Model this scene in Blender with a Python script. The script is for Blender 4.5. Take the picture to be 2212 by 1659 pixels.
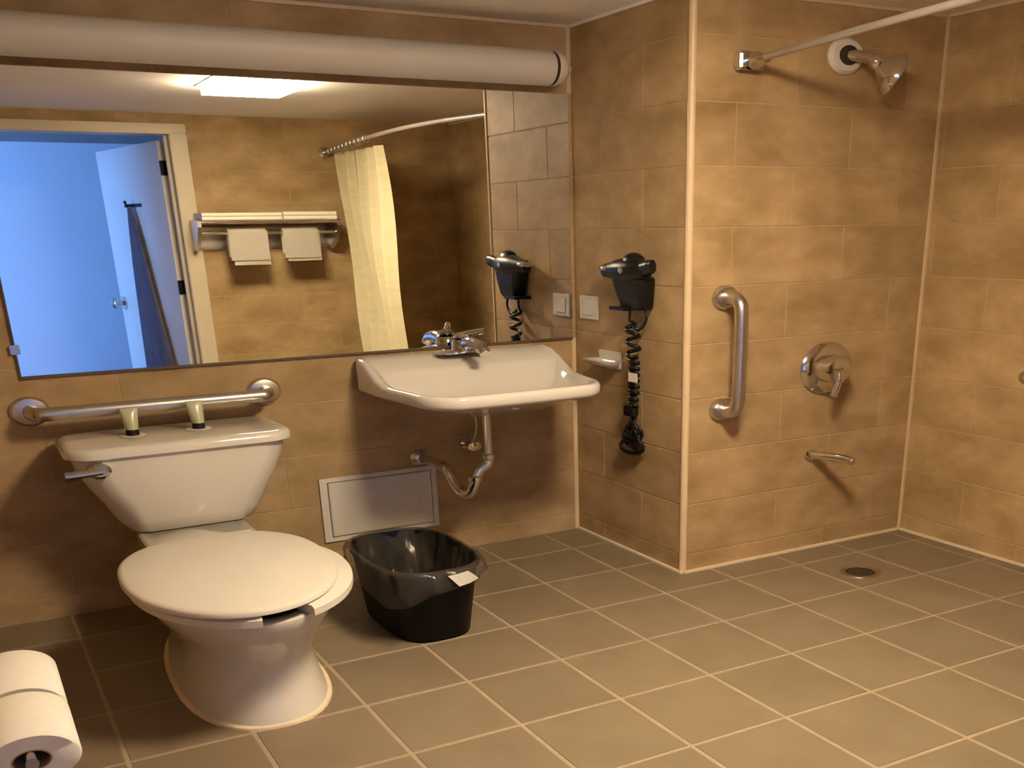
import bpy, bmesh, math, random
from mathutils import Vector, Matrix
random.seed(7)
for o in list(bpy.data.objects):
    bpy.data.objects.remove(o)
S = bpy.context.scene
COL = S.collection
PI = math.pi

# ------------------------------------------------------------------ camera
cam_d = bpy.data.cameras.new('camera')
cam = bpy.data.objects.new('camera', cam_d); COL.objects.link(cam)
cam_d.sensor_fit = 'HORIZONTAL'; cam_d.sensor_width = 36.0
cam_d.lens = 36.0 * 2253.89 / 2212.0
cam_d.shift_x = -165.98 / 2212.0
cam_d.shift_y = 574.66 / 2212.0
cam_d.clip_start = 0.01
cam.matrix_world = Matrix((
    (0.86076092, 0.20315640, -0.46670988, -1.13507),
    (-0.50878052, 0.31589574, -0.80084472, -2.66946),
    (-0.01526506, 0.92678874, 0.37527272, 1.26033),
    (0, 0, 0, 1)))
S.camera = cam

# ------------------------------------------------------------------ world, exposure
world = bpy.data.worlds.new('daylight'); S.world = world
world.use_nodes = True
bg = world.node_tree.nodes['Background']
bg.inputs[0].default_value = (0.17, 0.39, 1.0, 1)
bg.inputs[1].default_value = 29.0
S.view_settings.view_transform = 'Standard'
S.view_settings.look = 'None'
S.view_settings.gamma = 1.0
S.view_settings.use_curve_mapping = False
S.view_settings.exposure = 0.0
S.cycles.max_bounces = 5
S.cycles.use_adaptive_sampling = True
S.cycles.adaptive_threshold = 0.12
S.cycles.adaptive_min_samples = 16
S.cycles.diffuse_bounces = 4
S.cycles.glossy_bounces = 3
S.cycles.sample_clamp_indirect = 0.0      # keep the lamp light thrown back by the mirror
LAMP_STRENGTH = 114.0
LAMP_COLOR = (1.0, 0.80, 0.53)

# ------------------------------------------------------------------ room numbers
XB, YA, YC, XD, H = 1.147, 1.3152, 0.5121, 2.3222, 1.978
XF, YE = -1.34, -2.55
TX, TY = 0.32, 0.34893
ROWS = [0.0, .072] + [.072 + .197 * k for k in range(1, 10)] + [H]

# ------------------------------------------------------------------ materials
MATS = {}
def nd(nt, kind, **kw):
    n = nt.nodes.new(kind)
    for k, v in kw.items():
        setattr(n, k, v)
    return n
def mat(name, col, rough=.5, metal=0.0, var=0.0, scale=8.0, stretch=(1, 1, 1), rand=0.0, bump=0.0,
        spec=.5, alpha=1.0, trans=0.0, col2=None, coat=0.0, emit=None, estr=0.0, lo=.3, hi=.7, detail=1.5):
    if name in MATS:
        return MATS[name]
    m = bpy.data.materials.new(name); m.use_nodes = True
    nt = m.node_tree; b = nt.nodes['Principled BSDF']; L = nt.links.new
    b.inputs['Base Color'].default_value = (*col, 1)
    b.inputs['Roughness'].default_value = rough
    b.inputs['Metallic'].default_value = metal
    b.inputs['Specular IOR Level'].default_value = spec
    b.inputs['Alpha'].default_value = alpha
    b.inputs['Transmission Weight'].default_value = trans
    b.inputs['Coat Weight'].default_value = coat
    if emit:
        b.inputs['Emission Color'].default_value = (*emit, 1)
        b.inputs['Emission Strength'].default_value = estr
    geo = nd(nt, 'ShaderNodeNewGeometry')
    mp = nd(nt, 'ShaderNodeMapping'); mp.inputs['Scale'].default_value = stretch
    L(geo.outputs['Position'], mp.inputs['Vector'])
    no = nd(nt, 'ShaderNodeTexNoise'); no.inputs['Scale'].default_value = scale; no.inputs['Detail'].default_value = detail
    no.inputs['Roughness'].default_value = .6
    L(mp.outputs[0], no.inputs['Vector'])
    rp = nd(nt, 'ShaderNodeValToRGB')
    rp.color_ramp.elements[0].position = lo; rp.color_ramp.elements[1].position = hi
    c2 = col2 if col2 else tuple(min(1, c * (1 + var)) for c in col)
    c1 = col if col2 else tuple(c * (1 - var) for c in col)
    rp.color_ramp.elements[0].color = (*c1, 1); rp.color_ramp.elements[1].color = (*c2, 1)
    L(no.outputs[0], rp.inputs[0])
    out = rp.outputs[0]
    if rand:
        oi = nd(nt, 'ShaderNodeObjectInfo')
        mr = nd(nt, 'ShaderNodeMapRange'); mr.inputs['To Min'].default_value = 1 - rand; mr.inputs['To Max'].default_value = 1 + rand
        L(oi.outputs['Random'], mr.inputs['Value'])
        hs = nd(nt, 'ShaderNodeHueSaturation'); L(mr.outputs[0], hs.inputs['Value']); L(out, hs.inputs['Color'])
        out = hs.outputs[0]
    L(out, b.inputs['Base Color'])
    if bump:
        bp = nd(nt, 'ShaderNodeBump'); bp.inputs['Strength'].default_value = bump; bp.inputs['Distance'].default_value = .004 if bump < .9 else .05
        L(no.outputs[0], bp.inputs['Height']); L(bp.outputs[0], b.inputs['Normal'])
    MATS[name] = m
    return m

M_WTILE = mat('wall tile', (.305, .198, .088), .55, var=0, col2=(.53, .370, .203), scale=4.0, stretch=(1, 1, 1.9), rand=.06, bump=.05, spec=.2, lo=.28, hi=.74, detail=4)
M_WGROUT = mat('wall grout', (.47, .332, .188), .9, var=.08, scale=30)
M_FTILE = mat('floor tile', (.190, .143, .093), .5, col2=(.225, .172, .113), scale=5, rand=.05, spec=.35, detail=4)
M_FGROUT = mat('floor grout', (.34, .26, .175), .9, var=.08, scale=30)
M_TRIM = mat('cream corner trim', (.66, .50, .32), .4, var=.04, scale=12)
M_CEIL = mat('ceiling paint', (.88, .85, .84), .85, var=.02, scale=4)
M_CERAMIC = mat('white ceramic', (.645, .61, .555), .12, var=.012, scale=5, coat=.3)
M_PLASTIC = mat('white plastic', (.64, .605, .55), .42, var=.015, scale=6, spec=.14)
M_TUBE = mat('matte white tube', (.60, .56, .52), .5, var=.02, scale=3)
M_CHROME = mat('chrome', (.72, .70, .68), .12, metal=1, var=.02, scale=6)
M_STEEL = mat('brushed steel', (.62, .58, .54), .3, metal=1, var=.05, scale=30)
M_BLACK = mat('black plastic', (.006, .0055, .0055), .38, var=.2, scale=10, spec=.35)
M_ROD = mat('satin rod', (.50, .45, .41), .35, metal=.6, var=.03, scale=8)
M_MIRROR = mat('mirror silver', (.88, .89, .87), 0.0, metal=1, var=0.0)
M_EDGE = mat('mirror edge', (.10, .07, .04), .4, var=.1)
M_PAPER = mat('toilet paper', (.80, .77, .73), .95, var=.02, scale=40, bump=.15)
M_CARD = mat('cardboard core', (.35, .27, .19), .9, var=.1, scale=30)
M_TOWEL = mat('white towel', (.82, .77, .68), .95, var=.03, scale=60, bump=.3)
M_CURTAIN = mat('cream curtain', (.55, .49, .315), .75, var=.06, scale=5, stretch=(1, 1, 5), bump=.6)
M_LINER = mat('grey bin liner', (.070, .060, .048), .22, var=.4, scale=11, alpha=.55, spec=.4, bump=1.0, detail=1.5, stretch=(1, 1, .45))
M_BIN = mat('black bin', (.003, .003, .003), .45, var=.2, scale=8, spec=.2)
M_DOOR = mat('door paint', (.86, .83, .78), .45, var=.03, scale=3)
M_FRAME = mat('door frame paint', (.58, .50, .38), .4, var=.04, scale=5)
M_BEDWALL = mat('bedroom wall paint', (.72, .76, .82), .85, var=.02, scale=2)
M_BEDSIDE = mat('bedroom shell darkened against spill', (.34, .33, .32), .85, var=.03, scale=2)  # side walls and ceiling darkened to cut blue spill through the doorway
M_CARPET = mat('bedroom carpet', (.13, .12, .11), .95, var=.12, scale=60)  # pile darkened so less daylight bounces into the bathroom
M_CLOTH = mat('dark cloth', (.12, .10, .13), .9, var=.15, scale=20)
M_GEL = mat('pale green gel', (.62, .64, .42), .25, var=.05, scale=10, trans=.3)
M_TAG = mat('white tag', (.80, .77, .72), .6, var=.02)
M_DARK = mat('dark void', (.03, .018, .008), .7, var=.1)
M_SLOT = mat('outlet slot', (.10, .08, .06), .6, var=.1)
M_CAULK = mat('pale caulk', (.70, .58, .42), .7, var=.05, scale=14)

# lamp diffuser
M_LAMP = bpy.data.materials.new('lamp diffuser'); M_LAMP.use_nodes = True
_b = M_LAMP.node_tree.nodes['Principled BSDF']
_b.inputs['Base Color'].default_value = (.9, .9, .88, 1)
_b.inputs['Emission Color'].default_value = (*LAMP_COLOR, 1)
_b.inputs['Emission Strength'].default_value = LAMP_STRENGTH

# ------------------------------------------------------------------ mesh helpers
def finish(bm, name, m, parent=None, smooth=None, bevel=0):
    if bevel:
        bmesh.ops.bevel(bm, geom=list(bm.edges), offset=bevel, segments=2, affect='EDGES', clamp_overlap=True)
    bmesh.ops.recalc_face_normals(bm, faces=list(bm.faces))
    me = bpy.data.meshes.new(name); bm.to_mesh(me); bm.free()
    me.materials.append(m)
    if smooth is not None:
        me.shade_smooth(); me.set_sharp_from_angle(angle=math.radians(smooth))
    o = bpy.data.objects.new(name, me); COL.objects.link(o)
    if parent: o.parent = parent
    return o
def bx(bm, a, b):
    x0, y0, z0 = a; x1, y1, z1 = b
    v = [bm.verts.new(p) for p in ((x0,y0,z0),(x1,y0,z0),(x1,y1,z0),(x0,y1,z0),(x0,y0,z1),(x1,y0,z1),(x1,y1,z1),(x0,y1,z1))]
    for f in ((0,3,2,1),(4,5,6,7),(0,1,5,4),(1,2,6,5),(2,3,7,6),(3,0,4,7)):
        bm.faces.new([v[i] for i in f])
def box(name, a, b, m, parent=None, bevel=0):
    bm = bmesh.new(); bx(bm, a, b)
    return finish(bm, name, m, parent, 35 if bevel else None, bevel)
def loft(bm, rings, cap0=True, cap1=True, closed=True):
    vs = [[bm.verts.new(p) for p in r] for r in rings]
    n = len(rings[0])
    for a, b in zip(vs, vs[1:]):
        for i in range(n if closed else n - 1):
            j = (i + 1) % n
            bm.faces.new((a[i], a[j], b[j], b[i]))
    if cap0: bm.faces.new(list(reversed(vs[0])))
    if cap1: bm.faces.new(vs[-1])
    return vs
def smooth_path(pts, sub=6):
    P = [Vector(p) for p in pts]; out = []
    for i in range(len(P) - 1):
        p0 = P[max(i-1, 0)]; p1 = P[i]; p2 = P[i+1]; p3 = P[min(i+2, len(P)-1)]
        for k in range(sub):
            t = k / sub
            out.append(.5 * ((2*p1) + (p2-p0)*t + (2*p0-5*p1+4*p2-p3)*t*t + (3*p1-p0-3*p2+p3)*t**3))
    out.append(P[-1]); return out
def tube(bm, path, r, n=12, caps=True):
    P = [Vector(p) for p in path]; rings = []
    up = None
    for i, p in enumerate(P):
        d = (P[min(i+1, len(P)-1)] - P[max(i-1, 0)]).normalized()
        if up is None:
            up = Vector((0,0,1)) if abs(d.z) < .9 else Vector((1,0,0))
        s = d.cross(up).normalized(); up = s.cross(d).normalized()
        rr = r[i] if isinstance(r, (list, tuple)) else r
        rings.append([p + s*math.cos(2*PI*k/n)*rr + up*math.sin(2*PI*k/n)*rr for k in range(n)])
    loft(bm, rings, caps, caps)
def lathe(bm, c, axis, prof, n=28, sx=1.0, sy=1.0):
    """prof: (radius, height along axis). axis 'x','y','z' with sign."""
    c = Vector(c)
    if axis[-1] == 'z': e1, e2, e3 = Vector((1,0,0)), Vector((0,1,0)), Vector((0,0,1))
    elif axis[-1] == 'y': e1, e2, e3 = Vector((1,0,0)), Vector((0,0,1)), Vector((0,1,0))
    else: e1, e2, e3 = Vector((0,1,0)), Vector((0,0,1)), Vector((1,0,0))
    if axis[0] == '-': e3 = -e3
    rings = [[c + e1*math.cos(2*PI*k/n)*r*sx + e2*math.sin(2*PI*k/n)*r*sy + e3*h for k in range(n)] for r, h in prof]
    loft(bm, rings)
def mlathe(name, c, axis, prof, m, parent=None, n=28, sx=1.0, sy=1.0, smooth=35):
    bm = bmesh.new(); lathe(bm, c, axis, prof, n, sx, sy); return finish(bm, name, m, parent, smooth)
def mtube(name, path, r, m, parent=None, n=12, smooth=50):
    bm = bmesh.new(); tube(bm, path, r, n); return finish(bm, name, m, parent, smooth)
def rrect(x0, x1, y0, y1, r, z, seg=6):
    out = []
    for cx, cy, a0 in ((x1-r, y1-r, 0), (x0+r, y1-r, PI/2), (x0+r, y0+r, PI), (x1-r, y0+r, 1.5*PI)):
        for k in range(seg + 1):
            a = a0 + k/seg*PI/2
            out.append((cx + r*math.cos(a), cy + r*math.sin(a), z))
    return out
def tag(o, label, cat, group=None):
    o['label'] = label; o['category'] = cat
    if group: o['group'] = group
    return o
def struct(o, label=None, cat=None):
    o['kind'] = 'structure'
    if label: o['label'] = label
    if cat: o['category'] = cat
    return o
def empty(name, loc):
    o = bpy.data.objects.new(name, None); COL.objects.link(o); o.location = loc; o.empty_display_size = .05
    bpy.context.view_layer.update()
    return o
def adopt(parent, *objs):
    for o in objs:
        o.parent = parent
        o.matrix_parent_inverse = Matrix.Translation(parent.location).inverted()
class Thing:
    """An Empty at the base of a thing; parts are given in room coordinates."""
    def __init__(s, name, loc, label, cat, group=None, kind=None):
        s.e = empty(name, loc); s.e['label'] = label; s.e['category'] = cat
        if group: s.e['group'] = group
        if kind: s.e['kind'] = kind
    def add(s, o, parent=None):
        if parent is None:
            adopt(s.e, o)
        else:
            o.parent = parent
        return o

# ------------------------------------------------------------------ tiles
TCACHE = {}
def tile_mesh(w, h, m, ch=.003, t=.012):
    """slab in local XY, front face at z=0, edges chamfered"""
    key = (round(w, 4), round(h, 4), m.name)
    if key in TCACHE: return TCACHE[key]
    bm = bmesh.new()
    def ring(dx, z):
        a, b = w/2 - dx, h/2 - dx
        return [(-a,-b,z), (a,-b,z), (a,b,z), (-a,b,z)]
    loft(bm, [ring(0, -t), ring(0, -ch), ring(ch, 0)], cap0=False)
    bmesh.ops.recalc_face_normals(bm, faces=list(bm.faces))
    me = bpy.data.meshes.new('tile'); bm.to_mesh(me); bm.free(); me.materials.append(m)
    TCACHE[key] = me; return me
def add_tile(w, h, m, M, parent, ch=.003):
    o = bpy.data.objects.new('tile', tile_mesh(w, h, m, ch)); COL.objects.link(o)
    o.parent = parent; o.matrix_world = M
    return o
def wall_tiles(parent, u0, u1, place, L, off0, off1, holes=(), zr=ROWS, g=.0042):
    """place(u,z)->Matrix; running bond rows; holes = (u0,u1,z0,z1) are not tiled"""
    for k in range(len(zr) - 1):
        z0, z1 = zr[k], zr[k+1]
        off = off0 if k % 2 else off1
        js = [u0]
        n = math.floor((u0 - off)/L) + 1
        while off + n*L < u1 - .01:
            if off + n*L > u0 + .01: js.append(off + n*L)
            n += 1
        js.append(u1)
        for a, b in zip(js, js[1:]):
            pieces = [(a, b, z0, z1)]
            for h in holes:
                nxt = []
                for (p, q, r, s) in pieces:
                    if q <= h[0] or p >= h[1] or s <= h[2] or r >= h[3]:
                        nxt.append((p, q, r, s)); continue
                    if p < h[0]: nxt.append((p, h[0], r, s))
                    if q > h[1]: nxt.append((h[1], q, r, s))
                    c, d = max(p, h[0]), min(q, h[1])
                    if r < h[2]: nxt.append((c, d, r, h[2]))
                    if s > h[3]: nxt.append((c, d, h[3], s))
                pieces = nxt
            for (p, q, r, s) in pieces:
                if q - p > .03 and s - r > .02:
                    add_tile(q-p-g, s-r-g, M_WTILE, place((p+q)/2, (r+s)/2), parent, .0008)
def frame_m(o, ex, ey, ez):
    return Matrix(((ex[0], ey[0], ez[0], o[0]), (ex[1], ey[1], ez[1], o[1]), (ex[2], ey[2], ez[2], o[2]), (0,0,0,1)))

REC = .0016
# ------------------------------------------------------------------ structure
# floor
floor = struct(box('floor', (XF-.1, YE-.15, -.1), (XD+.1, YA+.1, -REC), M_FGROUT), 'square brown floor tiles with pale grout lines', 'floor')
gx, gy = .011, .0105
i0, i1 = math.floor(XF/TX), math.ceil(XD/TX)
j0, j1 = math.floor(YE/TY), math.ceil(YA/TY)
DRAIN = (1.733, .144)
for i in range(i0, i1):
    for j in range(j0, j1):
        a, b = max(i*TX, XF), min((i+1)*TX, XD)
        c, d = max(j*TY, YE), min((j+1)*TY, YA)
        if a > XB and d > YC:
            d = min(d, YC)
            if c >= d: continue
        elif b > XB and c >= YC: b = XB
        w, h = b-a-gx, d-c-gy
        if w < .02 or h < .02: continue
        add_tile(w, h, M_FTILE, Matrix.Translation(((a+b)/2, (c+d)/2, 0)), floor, .002)

ceiling = struct(box('ceiling', (XF-.1, YE-.15, H), (XD+.1, YA+.1, H+.1), M_CEIL), 'smooth off-white bathroom ceiling', 'ceiling')

MX0, MX1, MZ0, MZ1 = -.957, 1.128, .835, 1.742      # mirror
wall_back = struct(box('wall_back', (XF-.1, YA+REC, -.1), (XB+.1, YA+.1, H+.02), M_WGROUT), 'tan tiled wall behind mirror, sink and toilet', 'wall')
wall_tiles(wall_back, XF, XB, lambda u, z: frame_m((u, YA, z), (1,0,0), (0,0,1), (0,-1,0)), .53, .13, .395)
wall_return = struct(box('wall_return', (XB+REC, YC+.02, -.1), (XB+.1, YA+.1, H+.02), M_WGROUT), 'short tan tiled wall carrying the hair dryer', 'wall')
wall_tiles(wall_return, YC+.012, YA, lambda u, z: frame_m((XB, u, z), (0,-1,0), (0,0,1), (-1,0,0)), .578, .80, .51)
wall_shower = struct(box('wall_shower', (XB+.02, YC+REC, -.1), (XD+.1, YC+.1, H+.02), M_WGROUT), 'tan tiled shower wall with valve and grab bar', 'wall')
wall_tiles(wall_shower, XB+.012, XD, lambda u, z: frame_m((u, YC, z), (1,0,0), (0,0,1), (0,-1,0)), .53, 1.605, 1.87)
wall_right = struct(box('wall_right', (XD+REC, YE-.15, -.1), (XD+.1, YC+.1, H+.02), M_WGROUT), 'tan tiled wall at right end of shower', 'wall')
wall_tiles(wall_right, YE, YC, lambda u, z: frame_m((XD, u, z), (0,-1,0), (0,0,1), (-1,0,0)), .578, .19, -.10)
wall_left = struct(box('wall_left', (XF-.1, YE-.15, -.1), (XF-REC, YA+.1, H+.02), M_WGROUT), 'tan tiled wall beside the toilet', 'wall')
wall_tiles(wall_left, YE, YA, lambda u, z: frame_m((XF, u, z), (0,1,0), (0,0,1), (1,0,0)), .578, .19, -.10)
# wall with the doorway (behind the camera, seen in the mirror)
DX0, DX1, DZ = -1.285, .345, 1.86
bm = bmesh.new()
bx(bm, (XF-.1, YE-.15, -.1), (DX0-.03, YE-REC, H+.02))
bx(bm, (DX1+.03, YE-.15, -.1), (XD+.1, YE-REC, H+.02))
bx(bm, (DX0-.03, YE-.15, DZ+.03), (DX1+.03, YE-REC, H+.02))
wall_front = struct(finish(bm, 'wall_front', M_WGROUT), 'tan tiled wall with doorway, towel rack and curtain', 'wall')
wall_tiles(wall_front, XF, XD, lambda u, z: frame_m((u, YE, z), (-1,0,0), (0,0,1), (0,1,0)), .53, .30, .565, holes=((DX0-.03, DX1+.03, -1, DZ+.03),))

# trims: corners, floor joints, ceiling joints
TN = [0]
def trim(a, b, label, m=M_TRIM, bevel=0):
    TN[0] += 1
    return struct(box('trim_%d' % TN[0], a, b, m, None, bevel), label, 'trim')
# outer corner: rounded vertical strip
bm = bmesh.new()
prof = [(XB+.016, YC+.004), (XB+.016, YC-.004)] + [(XB+.010-.016*math.sin(a), YC+.010-.016*math.cos(a)) for a in [k/6*PI/2 for k in range(7)]] + [(XB-.004, YC+.016), (XB+.004, YC+.016)]
loft(bm, [[(x, y, z) for x, y in prof] for z in (0, H)])
TN[0] += 1
struct(finish(bm, 'trim_1', M_TRIM, None, 40), 'bright cream corner strip between dryer wall and shower wall', 'trim')
trim((XB-.020, YA-.003, 0), (XB-.0005, YA-.0005, MZ0-.004), 'pale vertical joint strip below the mirror corner')
trim((XB-.020, YA-.003, MZ1+.004), (XB-.0005, YA-.0005, H), 'pale vertical joint strip above the mirror corner')
trim((XD-.012, YC-.010, 0), (XD-.0005, YC-.0005, H), 'pale vertical joint strip in the shower corner')
trim((XB-.012, YC-.004, -.001), (XB-.0005, YA-.004, .008), 'pale grout strip along foot of dryer wall', M_CAULK)
trim((XB+.004, YC-.014, -.001), (XD-.014, YC-.0005, .008), 'pale grout strip along foot of shower wall', M_CAULK)
trim((XD-.014, YE+.01, -.001), (XD-.0005, YC-.015, .008), 'pale grout strip along foot of right wall', M_CAULK)
trim((XF+.01, YA-.008, H-.012), (XB-.021, YA-.0005, H-.0005), 'thin cream strip along ceiling above the tube light')
trim((XB+.004, YC-.009, H-.012), (XD-.013, YC-.0005, H-.0005), 'thin cream strip along ceiling above shower wall')
trim((XD-.009, YE+.01, H-.012), (XD-.0005, YC-.012, H-.0005), 'thin cream strip along ceiling of right wall')
trim((XB-.007, YC+.02, H-.010), (XB-.0005, YA-.009, H-.0005), 'thin grey strip along ceiling of dryer wall', M_CEIL)

# door frame, casing on the bathroom side and lining
df = Thing('trim_door', (DX0, YE, 0), 'painted metal frame around the bathroom doorway', 'door frame', kind='structure')
def casing(name, a, b): df.add(box(name, a, b, M_FRAME, None, .006))
casing('casing', (DX1, YE-.002, 0), (DX1+.11, YE+.028, DZ))
casing('casing', (DX0-.05, YE-.002, 0), (DX0, YE+.028, DZ))
casing('casing', (DX0-.05, YE-.002, DZ), (DX1+.11, YE+.028, DZ+.06))
casing('jamb', (DX1, YE-.16, 0), (DX1+.03, YE-.003, DZ))
casing('jamb', (DX0-.03, YE-.16, 0), (DX0, YE-.003, DZ))
casing('head', (DX0-.03, YE-.16, DZ), (DX1+.03, YE-.003, DZ+.03))
casing('door_stop', (DX1-.022, YE-.085, 0), (DX1, YE-.04, DZ))

# bedroom beyond the doorway
BX0, BX1, BY = -3.7, 2.42, -5.9
NY0, NY1 = YE-.15, YE-.05
struct(box('floor_bedroom', (BX0-.1, BY-.1, -.1), (BX1+.1, YE-.15, -.002), M_CARPET), 'bedroom floor beyond the doorway', 'floor')
struct(box('ceiling_bedroom', (BX0-.1, BY-.1, H+.05), (BX1+.1, YE-.15, H+.15), M_BEDSIDE), 'bedroom ceiling beyond the doorway', 'ceiling')
struct(box('wall_bedroom_far', (BX0-.1, BY-.1, -.1), (BX1+.1, BY, H+.15), M_BEDWALL), 'plain bedroom wall seen blue through the doorway', 'wall')
struct(box('wall_bedroom_right', (BX1, BY, -.1), (BX1+.1, YE-.15, H+.15), M_BEDSIDE), 'bedroom side wall behind the open door', 'wall')
struct(box('wall_bedroom_left', (BX0-.1, BY, -.1), (BX0, YE-.05, H+.15), M_BEDSIDE), 'bedroom side wall far from the door', 'wall')
WX0, WX1, WZ0, WZ1 = -3.5, -1.6, .3, 1.85  # unseen window, put on this wall so daylight strikes the far wall
bm = bmesh.new()
bx(bm, (BX0, NY0, -.1), (WX0, NY1, H+.15)); bx(bm, (WX1, NY0, -.1), (XF-.1, NY1, H+.15))
bx(bm, (WX0, NY0, -.1), (WX1, NY1, WZ0)); bx(bm, (WX0, NY0, WZ1), (WX1, NY1, H+.15))
bx(bm, (XF-.1, NY0, H+.02), (BX1, NY1, H+.15))
struct(finish(bm, 'wall_bedroom_near', M_BEDSIDE), 'bedroom wall with an unseen window added for daylight', 'wall')
wn = Thing('window_1', ((WX0+WX1)/2, YE-.1, WZ0), 'unseen bedroom window added to let in blue daylight', 'window', kind='structure')
for a, b in (((WX0, NY0+.02, WZ0), (WX0+.05, NY1-.02, WZ1)), ((WX1-.05, NY0+.02, WZ0), (WX1, NY1-.02, WZ1)),
             ((WX0+.05, NY0+.02, WZ0), (WX1-.05, NY1-.02, WZ0+.05)), ((WX0+.05, NY0+.02, WZ1-.05), (WX1-.05, NY1-.02, WZ1)),
             (((WX0+WX1)/2-.02, NY0+.025, WZ0+.05), ((WX0+WX1)/2+.02, NY1-.025, WZ1-.05))):
    wn.add(box('frame_bar', a, b, M_DOOR, None, .004))
pl = bpy.data.lights.new('window_portal', 'AREA'); pl.shape = 'RECTANGLE'; pl.size = WX1-WX0; pl.size_y = WZ1-WZ0
pl.cycles.is_portal = True
po = bpy.data.objects.new('window_portal', pl); COL.objects.link(po)
po.matrix_world = frame_m(((WX0+WX1)/2, NY1+.01, (WZ0+WZ1)/2), (1,0,0), (0,0,1), (0,-1,0))
po.matrix_world = frame_m(((WX0+WX1)/2, NY1+.01, (WZ0+WZ1)/2), (1,0,0), (0,0,-1), (0,1,0))

# ------------------------------------------------------------------ ceiling lamp
lx, ly, lw, lh, ld = .46, -.83, .205, .215, .044
lamp = Thing('ceiling_light', (lx, ly, H), 'lit square ceiling light, bright in the mirror', 'lamp')
bm = bmesh.new()
for a, b in (((lx-lw-.025, ly-lh-.025, H-.006), (lx-lw, ly+lh+.025, H-.0005)), ((lx+lw, ly-lh-.025, H-.006), (lx+lw+.025, ly+lh+.025, H-.0005)),
             ((lx-lw, ly-lh-.025, H-.006), (lx+lw, ly-lh, H-.0005)), ((lx-lw, ly+lh, H-.006), (lx+lw, ly+lh+.025, H-.0005))):
    bx(bm, a, b)
lamp.add(finish(bm, 'frame', M_PLASTIC))
lamp.add(box('diffuser', (lx-lw+.003, ly-lh+.003, H-ld), (lx+lw-.003, ly+lh-.003, H-.008), M_LAMP))

# ------------------------------------------------------------------ mirror
mr = Thing('wall_mirror', (.1, YA, MZ0), 'wide frameless wall mirror above sink and toilet', 'mirror')
mr.add(box('glass', (MX0, YA-.010, MZ0), (MX1, YA-.003, MZ1), M_MIRROR))
mr.add(box('bottom_channel', (MX0, YA-.013, MZ0-.008), (MX1, YA-.001, MZ0-.0002), M_EDGE))
mr.add(box('edge_strip', (MX0-.005, YA-.012, MZ0-.008), (MX0-.0002, YA-.001, MZ1), M_EDGE))
mr.add(box('clip', (MX0-.018, YA-.016, .905), (MX0+.012, YA-.0102, .935), M_STEEL, None, .002))

# ------------------------------------------------------------------ tube light above the mirror
ty_, tz_, rz_, ry_ = 1.215, 1.814, .0585, .075
tl = Thing('tube_light', (0, YA, tz_), 'long off-white tubular light, switched off, above the mirror', 'light fixture')
def tube_x(name, x0, x1, k, m, bev=.0):
    prof = [(1*k, 0), (1*k, x1-x0)] if not bev else [(.80*k, 0), (1*k, .02), (1*k, x1-x0-.022), (.93*k, x1-x0-.006), (.72*k, x1-x0)]
    return mlathe(name, (x0, ty_, tz_), 'x', prof, m, None, 40, ry_, rz_, 40)
tl.add(tube_x('diffuser_tube', -1.25, .995, 1.0, M_TUBE))
tl.add(tube_x('collar', .995, 1.008, .955, M_DARK))
tl.add(mlathe('end_cap', (1.008, ty_, tz_), 'x', [(1, 0), (1.0, .012), (.9, .034), (.6, .055), (.22, .062), (.2, .078), (.1, .08)], M_PLASTIC, None, 40, ry_, rz_, 50))
tl.add(mlathe('end_cap', (-1.25, ty_, tz_), '-x', [(1, 0), (.98, .012), (.9, .034), (.6, .055)], M_PLASTIC, None, 40, ry_, rz_, 50))
for xx in (-.9, -.1, .7):
    tl.add(box('bracket', (xx-.04, ty_+.05, tz_-.03), (xx+.04, YA-.001, tz_+.03), M_PLASTIC, None, .004))

# ------------------------------------------------------------------ toilet
cx = -.555
def egg(z, a, yf, yb, yc=.40, n=48, p=2.0, dx=0.0):
    out = []
    for k in range(n):
        t = 2*PI*k/n
        s, c = math.sin(t), math.cos(t)
        x = a * math.copysign(abs(c)**(2/p), c)
        y = (yb-yc if s > 0 else yc-yf) * math.copysign(abs(s)**(2/p), s)
        out.append((cx + dx + x, yc + y, z))
    return out
to = Thing('toilet', (cx, .5, 0), 'white two-piece toilet with lid down under the grab bar', 'toilet')
bm = bmesh.new()
loft(bm, [egg(.0, .205, -.005, 1.00, p=2.3), egg(.022, .200, .0, 1.0, p=2.3), egg(.05, .190, .018, .98, p=2.3), egg(.11, .180, .035, .95, p=2.3), egg(.17, .183, .02, .93, p=2.2),
          egg(.215, .203, -.010, .90, p=2.1), egg(.255, .238, -.045, .86), egg(.29, .262, -.072, .83), egg(.315, .276, -.085, .80), egg(.325, .276, -.085, .80), egg(.328, .268, -.078, .79), egg(.328, .236, -.040, .66), egg(.32, .226, -.030, .64), egg(.25, .19, .03, .58), egg(.20, .10, .15, .45)])
to.add(finish(bm, 'bowl', M_CERAMIC, None, 50))
bm = bmesh.new()
loft(bm, [rrect(cx-.15, cx+.15, .62, 1.10, .06, .16), rrect(cx-.168, cx+.168, .62, 1.16, .06, .30), rrect(cx-.175, cx+.175, .62, 1.18, .06, .335), rrect(cx-.165, cx+.165, .63, 1.17, .055, .344)])
to.add(finish(bm, 'bowl_shelf', M_CERAMIC, None, 50))
bm = bmesh.new()
loft(bm, [egg(-.002, .216, -.015, 1.01, p=2.3), egg(.006, .214, -.013, 1.01, p=2.3), egg(.010, .203, -.002, 1.0, p=2.3)])
to.add(finish(bm, 'caulk_ring', M_CAULK, None, 40))
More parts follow.
